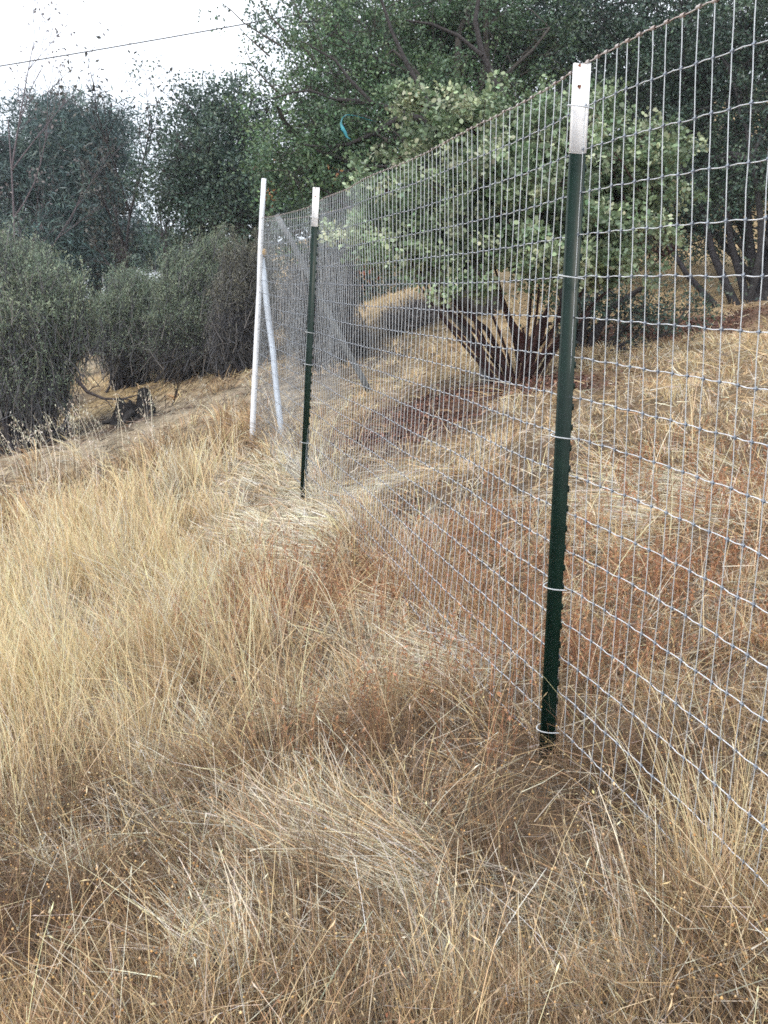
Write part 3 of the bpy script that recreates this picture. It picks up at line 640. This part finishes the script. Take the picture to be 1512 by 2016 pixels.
    for path, m_, lc in sprigs:
        path = np.array(path); K = len(path); tubes(wood, path[None], np.linspace(1, .3, K)[None]*twig_r*1.6, np.array(bark), 5)
        t = r.uniform(.15, 1, m_)*(K-1); i0 = np.clip(t.astype(int), 0, K-2); fr = (t-i0)[:, None]; b = path[i0]*(1-fr)+path[i0+1]*fr+r.normal(0, leaf*.8, (m_, 3))
        ll = leaf*r.uniform(.8, 1.4, m_); leaves(crown, b, ll, ll*aspect, np.clip(np.array(lc)*(1+r.normal(0, .2, (m_, 1))), .01, .8), r.normal(size=(m_, 3)), r.normal(size=(m_, 3)), shape)
    for c, rad, m_, lc in accents:
        ll = leaf*r.uniform(.8, 1.4, m_); leaves(crown, np.asarray(c)+r.normal(0, rad, (m_, 3)), ll, ll*aspect, np.clip(np.array(lc)*(1+r.normal(0, .2, (m_, 1))), .01, .8), r.normal(size=(m_, 3)), r.normal(size=(m_, 3)), shape)
    w = wood.build(parts[0], M_BARK, root, smooth=True); crown.build(parts[1], M_LEAF, root)
    return root
def B(px, py, d, rx, ry, rd=None):
    """crown lobe from a photo ellipse (pixels) at depth d"""
    s = d/FPX; rd = rd if rd is not None else .5*(rx+ry)*s
    return (P(px, py, d), (rx*s, rd, ry*s))
def gnd(px, d):
    """ground point at photo column px and depth d"""
    y = 700.0
    for _ in range(30):
        w = P(px, y, d); h = float(H(np.array([w[0]]), np.array([w[1]]))[0]); y += (w[2]-h)*FPX/d*.9
    return P(px, y, d)

OAK = [(.085,.150,.075),(.105,.175,.085),(.068,.125,.068),(.13,.195,.095),(.085,.145,.09)]
DARKOAK = [(.048,.085,.066),(.060,.100,.074),(.040,.072,.058),(.075,.115,.075)]
BLUEPINE = [(.068,.116,.112),(.085,.138,.134),(.054,.095,.094),(.098,.145,.125)]
MANZ = [(.215,.285,.165),(.275,.345,.21),(.135,.195,.115),(.365,.415,.27),(.175,.25,.145)]
_b = (.042, .038, .038, 9.7)
OAKLIMBS = [([(985,330),(930,285),(870,245),(800,222),(735,205),(660,196)], .05, _b), ([(870,245),(840,190),(800,130),(770,60),(748,-10)], .032, _b), ([(800,222),(740,262),(690,285),(640,292),(600,285)], .026, _b),
            ([(1000,260),(985,180),(950,110),(935,40),(945,-20)], .042, _b), ([(950,110),(900,70),(850,50),(800,40)], .022, _b), ([(735,205),(690,160),(660,120),(610,90)], .02, _b), ([(930,285),(860,310),(790,330),(720,325),(650,345)], .024, _b),
            ([(660,196),(610,180),(570,182),(530,196)], .014, _b), ([(700,420),(650,380),(600,352),(555,340)], .016, _b)]
def trees():
    # manzanita just behind the fence
    tree('manzanita', 'pale green round leaved manzanita with dark red stems just behind the fence', 'shrub', G(1030, 745),
         [B(1020,285,7.0,150,80),B(880,330,6.9,130,110),B(760,440,6.8,90,80),B(1000,435,6.6,150,95),B(1130,300,7.0,130,120),B(1240,390,7.0,110,110),B(1150,480,6.7,115,72),B(870,465,6.7,130,65),B(960,330,6.6,120,80),B(780,485,6.6,95,45),B(900,520,6.6,95,42),B(1060,500,6.5,90,40),B(1220,480,6.7,80,45),B(1290,330,7.0,50,70)],
         51, 1600, 46, .037, MANZ, (.050,.026,.024), .013, stems=26, spread=.22, clu_r=.095, bough=1.35, shape=LEAF6, aspect=.82, twigs=800, twig_r=.005, fork=.55, extra=[([(1032,752),(1034,715),(1022,672),(1003,630),(985,580)],.042,(.075,.030,.026)),([(1036,752),(1046,705),(1062,655),(1080,600)],.030,(.06,.028,.025)),([(962,742),(948,700),(925,660),(890,620),(850,560)],.034,(.11,.10,.095)),([(1010,745),(990,700),(955,655),(915,612),(870,575)],.026,(.06,.03,.027)),([(1045,750),(1085,690),(1120,630),(1150,560)],.026,(.05,.03,.028))], shell=2.6, out_frac=.10,
         accents=[(P(735,525,6.7),.06,30,(.30,.10,.05)),(P(1010,380,6.4),.07,24,(.28,.10,.06))], upb=.9, vary=.15, parts=('stem', 'foliage'))
    # large oak behind, its crown filling the top middle
    sp = []
    for pts_, m_ in [([(560,95),(520,70),(480,45),(455,20),(436,5)],16),([(560,60),(530,30),(515,5),(500,-25)],14),([(545,180),(515,150),(492,118),(480,90)],14),([(530,110),(505,88),(485,70),(470,52)],10),([(600,50),(585,20),(570,-20)],14)]:
        sp.append(([P(a, b, 10.4) for a, b in pts_], m_, (.07,.09,.06)))
    tree('oak_tree', 'large green live oak with spreading crown filling the top middle above the manzanita', 'tree', gnd(980, 11.5),
         [B(710,120,10.8,160,110),B(640,250,10.3,110,85),B(760,300,10.2,160,100),B(880,150,11.2,170,130),B(650,360,10.0,130,70),B(590,330,10.2,90,60),B(780,60,11.6,200,90),B(900,40,11.5,170,80),B(1000,130,11.8,160,130),B(860,270,10.8,130,90),B(720,200,10.6,130,100),B(580,195,10.8,45,60),B(615,20,11,55,60),B(700,430,10.3,90,50)],
         52, 2600, 34, .045, OAK, (.075,.068,.062), .13, stems=3, spread=.35, clu_r=.17, twigs=1100, twig_r=.008, fork=.4, shell=2.2, out_frac=.10, sprigs=sp, extra=OAKLIMBS,
         accents=[(P(530,388,9.9),.05,30,(.45,.17,.05)),(P(655,345,9.6),.05,16,(.34,.16,.07)),(P(515,330,10),.06,14,(.25,.14,.08))])
    # dark oak at right
    tree('oak_tree', 'dark live oak filling the upper right behind the tall fence wires', 'tree', gnd(1500, 10.2),
         [B(1250,60,11.5,190,110),B(1400,150,10.8,150,150),B(1480,60,10.5,140,120),B(1120,60,12,150,100),B(1330,280,11,130,130),B(1470,330,10.4,120,120),B(1560,200,10,130,200),B(1200,190,11.8,140,110),B(1430,430,10.6,90,60),B(1290,430,11.2,100,90),B(1380,470,12.5,90,50),B(1500,450,11.5,70,50),B(1220,480,12,80,50),B(1040,30,12.3,130,80),B(1350,-60,11.2,250,80)],
         53, 2600, 34, .044, DARKOAK, (.05,.048,.05), .05, stems=7, spread=.4, clu_r=.19, extra=[([(1478,640),(1440,580),(1405,500),(1380,400)],.06,(.035,.033,.036)),([(1484,640),(1465,570),(1440,480),(1425,380)],.055,(.035,.033,.036)),([(1490,640),(1488,560),(1476,470),(1470,380)],.065,(.035,.033,.036)),([(1496,640),(1505,560),(1512,470),(1520,380)],.06,(.035,.033,.036)),([(1500,645),(1530,580),(1560,500),(1590,400)],.06,(.035,.033,.036)),([(1474,640),(1410,600),(1350,540),(1310,470)],.045,(.035,.033,.036))], twigs=900, twig_r=.008, fork=.5, shell=2.1)
    tree('oak_sapling', 'low leafy dark green oak brush under the dark oak right of the near post', 'shrub', gnd(1140, 8.6),
         [B(1230,600,9.0,70,40),B(1290,650,8.8,70,30),B(1180,560,9.1,60,60),B(1320,610,9.2,60,30),B(1240,670,8.8,60,25),B(1160,640,9.2,50,50),B(1200,520,9.4,60,40)],
         54, 210, 22, .04, DARKOAK, (.04,.036,.036), .03, extra=[([(1140,725),(1165,665),(1200,610),(1262,568)],.05,(.035,.03,.03)),([(1132,725),(1150,650),(1172,590),(1190,520)],.04,(.035,.03,.03)),([(1128,722),(1120,650),(1105,580),(1095,500)],.045,(.035,.03,.03))], stems=5, spread=.25, clu_r=.16, twigs=170, twig_r=.005, fork=.3, parts=('stem', 'foliage'))
    # trees behind, middle left
    tree('oak_tree', 'dark bushy oak beside the white pipe, standing behind the grey green shrubs', 'tree', gnd(430, 17),
         [B(410,310,17,80,85),B(470,240,17.5,60,60),B(385,350,16.5,55,85),B(440,400,16.5,90,90),B(500,330,16.8,60,110),B(395,215,17.3,55,45),B(460,185,18,40,30),B(365,435,17,45,55),B(520,430,16,70,70)],
         55, 1200, 32, .07, DARKOAK, (.05,.045,.045), .14, stems=3, spread=.4, clu_r=.27, twigs=500, twig_r=.012, out_frac=.18)
    for i, (px, d, blobs, lab) in enumerate([
        (60, 24, [B(40,400,24,110,110),B(10,300,24,75,85),B(80,320,24,65,90),B(30,480,23.5,110,70)], 'blue green grey pine at the left edge with bare twigs above it'),
        (140, 26, [B(140,400,26,80,140),B(112,275,26,40,70),B(122,215,26,16,45),B(165,300,26,50,80)], 'blue green grey pine with a thin pointed tip, left of the rounder pine'),
        (200, 23, [B(190,350,23,75,110),B(185,265,23,55,60),B(225,420,23,42,80),B(210,470,23,80,60),B(160,470,22.5,70,60),B(190,535,22.5,70,40),B(90,540,22.5,70,40)], 'rounder blue green grey pine beside the gap of bright sky'),
        (265, 29, [B(265,480,29,50,34),B(310,490,28,45,30)], 'low distant blue green tree under the gap of bright sky')]):
        tree('pine_tree', lab, 'tree', gnd(px, d), blobs, 60+i, 800 if i < 3 else 260, 44, .19, BLUEPINE, (.06,.055,.055), .14, stems=1, spread=.1, clu_r=.34, aspect=.16, twigs=300, twig_r=.014, fork=.7, out_frac=.2, shell=1.9, group=None)
    # deep wood closing the view behind the oaks
    for i, (px, d, blobs, lab) in enumerate([
        (640, 22, [B(620,150,22,120,140),B(560,330,21,90,140),B(700,350,21,120,130),B(680,60,23,130,90),B(600,470,20,110,70),B(700,540,19,110,60),B(590,560,19,80,50)], 'dark wooded tree seen behind the left half of the large oak'),
        (900, 22, [B(880,120,22,160,140),B(860,330,21,140,130),B(1000,250,21,120,150),B(840,20,23,180,80),B(820,470,20,140,70),B(880,530,19,120,45),B(1000,520,19,110,50)], 'dark wooded tree seen behind the middle of the large oak'),
        (1150, 21, [B(1130,120,21,160,150),B(1150,330,20,150,140),B(1300,200,20,150,170),B(1120,470,19,140,60),B(1150,520,18,120,40)], 'dark wooded tree behind the manzanita and near post'),
        (1430, 20, [B(1430,150,20,160,170),B(1500,330,19,150,110),B(1380,330,20,120,90)], 'dark wooded tree behind the right hand oak')]):
        tree('woodland_tree', lab, 'tree', gnd(px, d), blobs, 70+i, 800, 32, .10, DARKOAK, (.045,.042,.042), .16, stems=2, spread=.3, clu_r=.42, twigs=200, twig_r=.014, out_frac=.1, shell=1.8, group='wood behind the oaks')

def branch_tree(name, label, base, top, seed, rad, levels=4, col=(.10,.085,.085), leafcol=None, nleaf=0, spread=.5, cat='tree', kids=6):
    """leafless tree of forking branches"""
    r = rng(seed); root = empty(name, base); tag(root, label, cat); wood = MB()
    cur = [(np.asarray(base)-np.array([0, 0, .15]), np.asarray(top), rad)]; tips = []
    for lv in range(levels):
        A = np.array([c[0] for c in cur]); Bq = np.array([c[1] for c in cur]); rr = np.array([c[2] for c in cur]); L = np.linalg.norm(Bq-A, axis=1)[:, None]
        c = qcurve(A, Bq, r.normal(0, .08, A.shape)*L, 7); tubes(wood, c, np.linspace(1, .3, 7)[None]*rr[:, None], np.array(col), 6 if lv < 2 else 4)
        nxt = []
        for i in range(len(cur)):
            for _ in range(kids if lv else kids+3):
                k = r.integers(2, 7) if lv else r.integers(1, 6); a = c[i, k]; d = unit((Bq[i]-A[i])[None])[0]
                dd = unit((d*.75+r.normal(0, spread, 3)+np.array([0, 0, .25]))[None])[0]
                nxt.append((a, a+dd*L[i, 0]*r.uniform(.25, .55), rr[i]*.42))
        tips += [n_[1] for n_ in nxt]; cur = nxt
    wood.build('trunk', M_BARK, root, smooth=True)
    if nleaf:
        t = np.array(tips); t = t[r.integers(0, len(t), nleaf)]+r.normal(0, .08, (nleaf, 3)); cr = MB()
        ll = r.uniform(.06, .13, nleaf); leaves(cr, t, ll, ll*.5, np.clip(np.array(leafcol)*(1+r.normal(0, .25, (nleaf, 1))), .01, .8), r.normal(size=(nleaf, 3)), r.normal(size=(nleaf, 3)))
        cr.build('foliage', M_LEAF, root)
    return root

def shrub(name, label, base, blobs, seed, n_twig, n_leaf, lcols, scale=1.0, low=.45, tcols=None):
    """twiggy chaparral bush: fans of fine grey stems, olive needles on the outer, upper twigs"""
    r = rng(seed); base = np.asarray(base, float); root = empty(name, base); tag(root, label, 'shrub')
    wood = MB(); fol = MB()
    bc = np.array([b[0] for b in blobs]); br = np.array([b[1] for b in blobs]); nb = len(blobs)
    wgt = br.prod(1)**(2/3); wgt = wgt/wgt.sum()
    # stems
    ns = 60; bi = r.choice(nb, ns, p=wgt); dv = unit(r.normal(size=(ns, 3))); tgt = bc[bi]+dv*br[bi]*r.uniform(.3, .9, (ns, 1))
    a = base+np.c_[r.normal(0, .16*scale, (ns, 2)), np.full(ns, -.1)]; L = np.linalg.norm(tgt-a, axis=1)[:, None]
    b_ = r.normal(0, .09, (ns, 3))*L; b_[:, 2] -= .06*L[:, 0]
    st = qcurve(a, tgt, b_, 8); tubes(wood, st, np.linspace(1, .25, 8)[None]*.028*scale*r.uniform(.5, 1.1, (ns, 1)), np.array((.060,.054,.058)), 5)
    # twigs growing outwards from stems
    bi = r.choice(nb, n_twig, p=wgt); dv = unit(r.normal(size=(n_twig, 3))); rho = r.uniform(0, 1, n_twig)**(1/2.6); sp = (r.uniform(0, 1, n_twig) < .14) & (dv[:, 2] > 0); rho = np.where(sp, r.uniform(.95, 1.3, n_twig), rho)
    lump = 1+.2*np.sin(dv[:, 0]*6+bi)*np.sin(dv[:, 1]*5+bi*2)+.12*np.sin(dv[:, 2]*9)
    tip = bc[bi]+dv*br[bi]*(rho*lump)[:, None]
    gz = H0(tip[:, 0], tip[:, 1])+.08; tip[:, 2] = np.maximum(tip[:, 2], gz+r.uniform(0, .25, n_twig))
    out_ = unit(tip-base); out_ = unit(out_+r.normal(0, .45, (n_twig, 3))+np.array([0, 0, .35])); ln = r.uniform(.18, .5, n_twig)*scale
    root_ = tip-out_*ln[:, None]
    ct = qcurve(root_, tip, r.normal(0, .10, (n_twig, 3))*ln[:, None], 4)
    tcols = tcols or [(.12,.12,.13),(.085,.087,.097),(.20,.19,.185),(.06,.061,.07)]; tc_ = np.array(tcols)[r.integers(0, len(tcols), n_twig)]
    ribbons(wood, ct, np.linspace(1, .4, 4)[None]*.010*scale*r.uniform(.5, 1.2, (n_twig, 1)), tc_, seed)
    # needles: more of them the higher and the further out
    zlo, zhi = tip[:, 2].min(), tip[:, 2].max(); hh = (tip[:, 2]-zlo)/(zhi-zlo)
    pr = np.clip((hh-low+.25)/.5, .04, 1)*np.clip(rho*1.3-.2, .1, 1); pr = pr/pr.sum()
    ti = r.choice(n_twig, n_leaf, p=pr); t = r.uniform(.35, 1.08, n_leaf)
    pos = root_[ti]+(tip-root_)[ti]*t[:, None]+r.normal(0, .018*scale, (n_leaf, 3)); ax = out_[ti]*.9+r.normal(0, .55, (n_leaf, 3))
    cc = np.array(lcols)[r.integers(0, len(lcols), n_twig)]*(1+r.normal(0, .2, (n_twig, 1))); col = np.clip(cc[ti]*(1+r.normal(0, .15, (n_leaf, 1))), .01, .8)
    ll = r.uniform(.022, .055, n_leaf)*scale; leaves(fol, pos, ll, r.uniform(.007, .013, n_leaf)*scale, col, ax, r.normal(size=(n_leaf, 3)))
    wood.build('stem', M_TWIG, root); fol.build('foliage', M_LEAF, root)
    return root
OLIVE = [(.185,.245,.17),(.225,.28,.19),(.15,.205,.15),(.265,.305,.205)]
GREYOL = [(.165,.17,.14),(.19,.19,.155),(.14,.142,.13),(.21,.205,.15)]
def shrubs():
    shrub('chaparral_shrub', 'big olive green twiggy shrub at the left edge with dark bare lower stems', gnd(70, 9.8), [B(50,650,9.8,105,140),B(0,610,9.8,120,125),B(95,630,9.6,72,100),B(-70,680,9.8,130,180),B(65,745,9.6,85,80),B(145,620,9.7,42,75),B(30,560,10,90,80)], 81, 17000, 120000, OLIVE, 1.0, .36)
    shrub('chaparral_shrub', 'olive green twiggy shrub between the left edge shrub and the bushiest one', gnd(250, 13.5), [B(262,600,13.5,62,62),B(222,635,13.3,50,45),B(300,630,13.4,50,58),B(262,690,13.3,75,38)], 82, 9500, 70000, OLIVE, 1.0, .36)
    shrub('chaparral_shrub', 'tallest rounded olive green shrub behind the charred stump', gnd(350, 13), [B(370,580,13,70,80),B(425,560,12.8,65,85),B(350,635,12.6,62,60),B(405,645,12.4,65,55),B(380,690,12.5,95,42)], 83, 13000, 90000, OLIVE, 1.0, .36)
    shrub('chaparral_shrub', 'greyish dry twiggy shrub touching the left side of the white pipe', gnd(465, 11.8), [B(470,590,11.8,48,90),B(455,645,11.5,45,60),B(512,605,11.8,40,100),B(465,690,11.6,60,42)], 84, 9500, 34000, GREYOL, 1.0, .6)
    shrub('chaparral_shrub', 'dark bare twiggy bush behind the mesh beside the grey leaning pole', gnd(660, 10.5), [B(640,600,10.5,55,100),B(690,670,10.2,45,60),B(590,600,10.6,50,90),B(665,540,10.6,40,60)], 85, 9000, 3500, GREYOL, 1.0, .8)
    shrub('dead_brush', 'low grey dead brush heap left of the manzanita stems', gnd(830, 11.5), [B(830,610,11.5,70,36),B(775,635,11.2,50,30)], 86, 1500, 200, [(.3,.28,.26)], .8, .9, [(.34,.31,.30),(.26,.24,.235),(.18,.165,.165)])
    branch_tree('bare_tree', 'tall thin bare tree at the left edge against the white sky', gnd(25, 21), P(16, 235, 21), 91, .05, 4, (.13,.11,.12), (.15,.13,.13), 500, .35)
    branch_tree('bare_tree', 'thin bare tree in the gap of sky left of the dark oak', gnd(310, 18), P(272, 350, 18), 92, .06, 4, (.055,.048,.05), (.07,.07,.06), 700, .42)
    branch_tree('bare_tree', 'short slanting bare tree in the sky gap touching the dark oak', gnd(325, 18.6), P(305, 380, 18.6), 93, .05, 4, (.06,.052,.055), (.07,.07,.06), 500, .42)
    branch_tree('dead_sapling', 'small dead twig standing beside the charred stump', G(318, 803), P(352, 745, 9.6), 94, .014, 3, (.06,.052,.05), cat='sapling', kids=3)
trees(); shrubs()

# ------------------------------------------------------------------ small things
def stump():
    g = G(270, 826); root = empty('tree_stump', g); tag(root, 'charred black jagged tree stump in the bare ground beside the golden grass', 'stump')
    r = rng(41); n = 22; th = np.arange(n)*2*math.pi/n
    h = .10+.06*np.abs(np.sin(th*3.3))+r.uniform(0, .07, n); h[3:7] += .16; h[12:14] += .07
    rad = .17*(1+.25*np.sin(th*2+1)+r.normal(0, .08, n))
    mb = MB(); rings = []
    for f, k in ((-.06, 1.35), (.02, 1.15), (.45, .98), (.8, .9), (1.0, .8)):
        rings.append(np.stack([g[0]+rad*k*np.cos(th)+r.normal(0, .008, n), g[1]+rad*k*np.sin(th)*.9, g[2]+np.where(f > 0, h*f, f)], 1))
    for f, k in ((.85, .62), (.35, .5)): rings.append(np.stack([g[0]+rad*k*np.cos(th), g[1]+rad*k*np.sin(th)*.9, g[2]+h*f], 1))
    v = np.concatenate(rings); m_ = len(rings); f = np.array([[a*n+i, a*n+(i+1) % n, (a+1)*n+(i+1) % n, (a+1)*n+i] for a in range(m_-1) for i in range(n)])
    c = np.tile((.016,.015,.016), (len(v), 1)); mb.add(v, f, c); mb.f.append(np.array([[(m_-1)*n+i for i in range(n)]]))
    mb.build('trunk', M_BARK, root)
    ms = MB(); roots = []
    for a in (2.9, 3.5, .2, -.5, 4.4):
        roots.append([g+np.array([math.cos(a)*q*.30, math.sin(a)*q*.28, .12*(1-q)+.02*math.sin(q*5)-.01]) for q in np.linspace(.35, 1.25, 6)])
    tubes(ms, np.array(roots), np.linspace(.05, .018, 6)[None]*np.ones((5, 1)), np.array((.03,.028,.028)), 7, cap=True)
    ms.build('roots', M_BARK, root, smooth=True)
    # curved dead limb reaching from the left shrub to the stump
    mb = MB(); pth = np.array([P(a, b, 9.55) for a, b in [(150,745),(172,772),(205,785),(240,786),(262,780),(276,776)]]); tubes(mb, pth[None], np.linspace(.022, .006, 6)[None], np.array((.06,.05,.05)), 6)
    for s, e in (((205,785),(222,806)), ((172,772),(196,760)), ((240,786),(268,794))):
        q = np.array([[P(*s, 9.55), (P(*s, 9.55)+P(*e, 9.5))/2+np.array([0, 0, .02]), P(*e, 9.5)]]); tubes(mb, q, np.array([[.008, .006, .003]]), np.array((.06,.05,.05)), 5)
    tag(mb.build('dead_branch', M_BARK, smooth=True), 'curved dead branch arching from the left shrub towards the charred stump', 'branch')
stump()
def cable():
    a = P(-700, 240, 13); b = P(1500, -150, 13); t = np.linspace(0, 1, 40)[:, None]; p = a+(b-a)*t; p[:, 2] -= .12*np.sin(t[:, 0]*math.pi)
    mb = MB(); tubes(mb, p[None], np.full((1, 40), .0085), np.array([.05, .05, .05]), 6)
    tag(mb.build('overhead_cable', M_CABLE, smooth=True), 'thin dark cable crossing the white sky into the large oak', 'cable')
cable()
def ribbon():
    d = 9.3; pts = [(674,232),(671,243),(675,254),(680,262),(683,270),(690,274)]
    mb = MB(); v = []; 
    for i, (a, b) in enumerate(pts):
        w = [.006, .013, .021, .018, .013, .006][i]; tw = .7*math.sin(i*1.4); c = P(a, b, d); o = np.array([math.cos(tw), math.sin(tw), .25])*w
        v += [c-o, c+o]
    n = len(pts); v = np.array(v); th = np.array([0, -.003, 0]); vv = np.concatenate([v, v+th])
    f = [[2*i, 2*i+1, 2*i+3, 2*i+2] for i in range(n-1)]+[[2*n+2*i, 2*n+2*i+2, 2*n+2*i+3, 2*n+2*i+1] for i in range(n-1)]+[[2*i, 2*i+2, 2*n+2*i+2, 2*n+2*i] for i in range(n-1)]+[[2*i+1, 2*n+2*i+1, 2*n+2*i+3, 2*i+3] for i in range(n-1)]
    mb.add(vv, np.array(f), np.array([0, .3, .4]))
    q = np.array([P(674,232,d), P(682,226,d+.05), P(700,228,d+.2), P(740,240,d+.6)]); tubes(mb, q[None], np.full((1, 4), .004), np.array([.3, .3, .3]), 5)
    tag(mb.build('ribbon', M_TEAL), 'teal blue plastic ribbon caught in the large oak branches', 'ribbon')
ribbon()

def added_veil():  # volume added to lift the dark tones, imitating lens glare
    """faint bluish veil over the whole scene"""
    x0, x1, y0, y1, z0, z1 = -330, 330, -110, 450, -30, 80
    v = np.array([[x, y, z] for z in (z0, z1) for y in (y0, y1) for x in (x0, x1)], float)
    mb = MB(); mb.add(v, np.array([[0,2,3,1],[4,5,7,6],[0,1,5,4],[2,6,7,3],[0,4,6,2],[1,3,7,5]]), np.array([1., 1, 1]))
    m = bpy.data.materials.new('added_veil_volume'); m.use_nodes = True; n = m.node_tree.nodes; n.remove(n['Principled BSDF'])
    p = n.new('ShaderNodeVolumePrincipled'); p.inputs['Color'].default_value = (.80, .90, 1, 1); p.inputs['Density'].default_value = VEIL_DENSITY; p.inputs['Anisotropy'].default_value = .2
    m.node_tree.links.new(p.outputs[0], n['Material Output'].inputs['Volume'])
    tag(mb.build('added_veil', m), kind='stuff')
VEIL_DENSITY = .0013
added_veil()
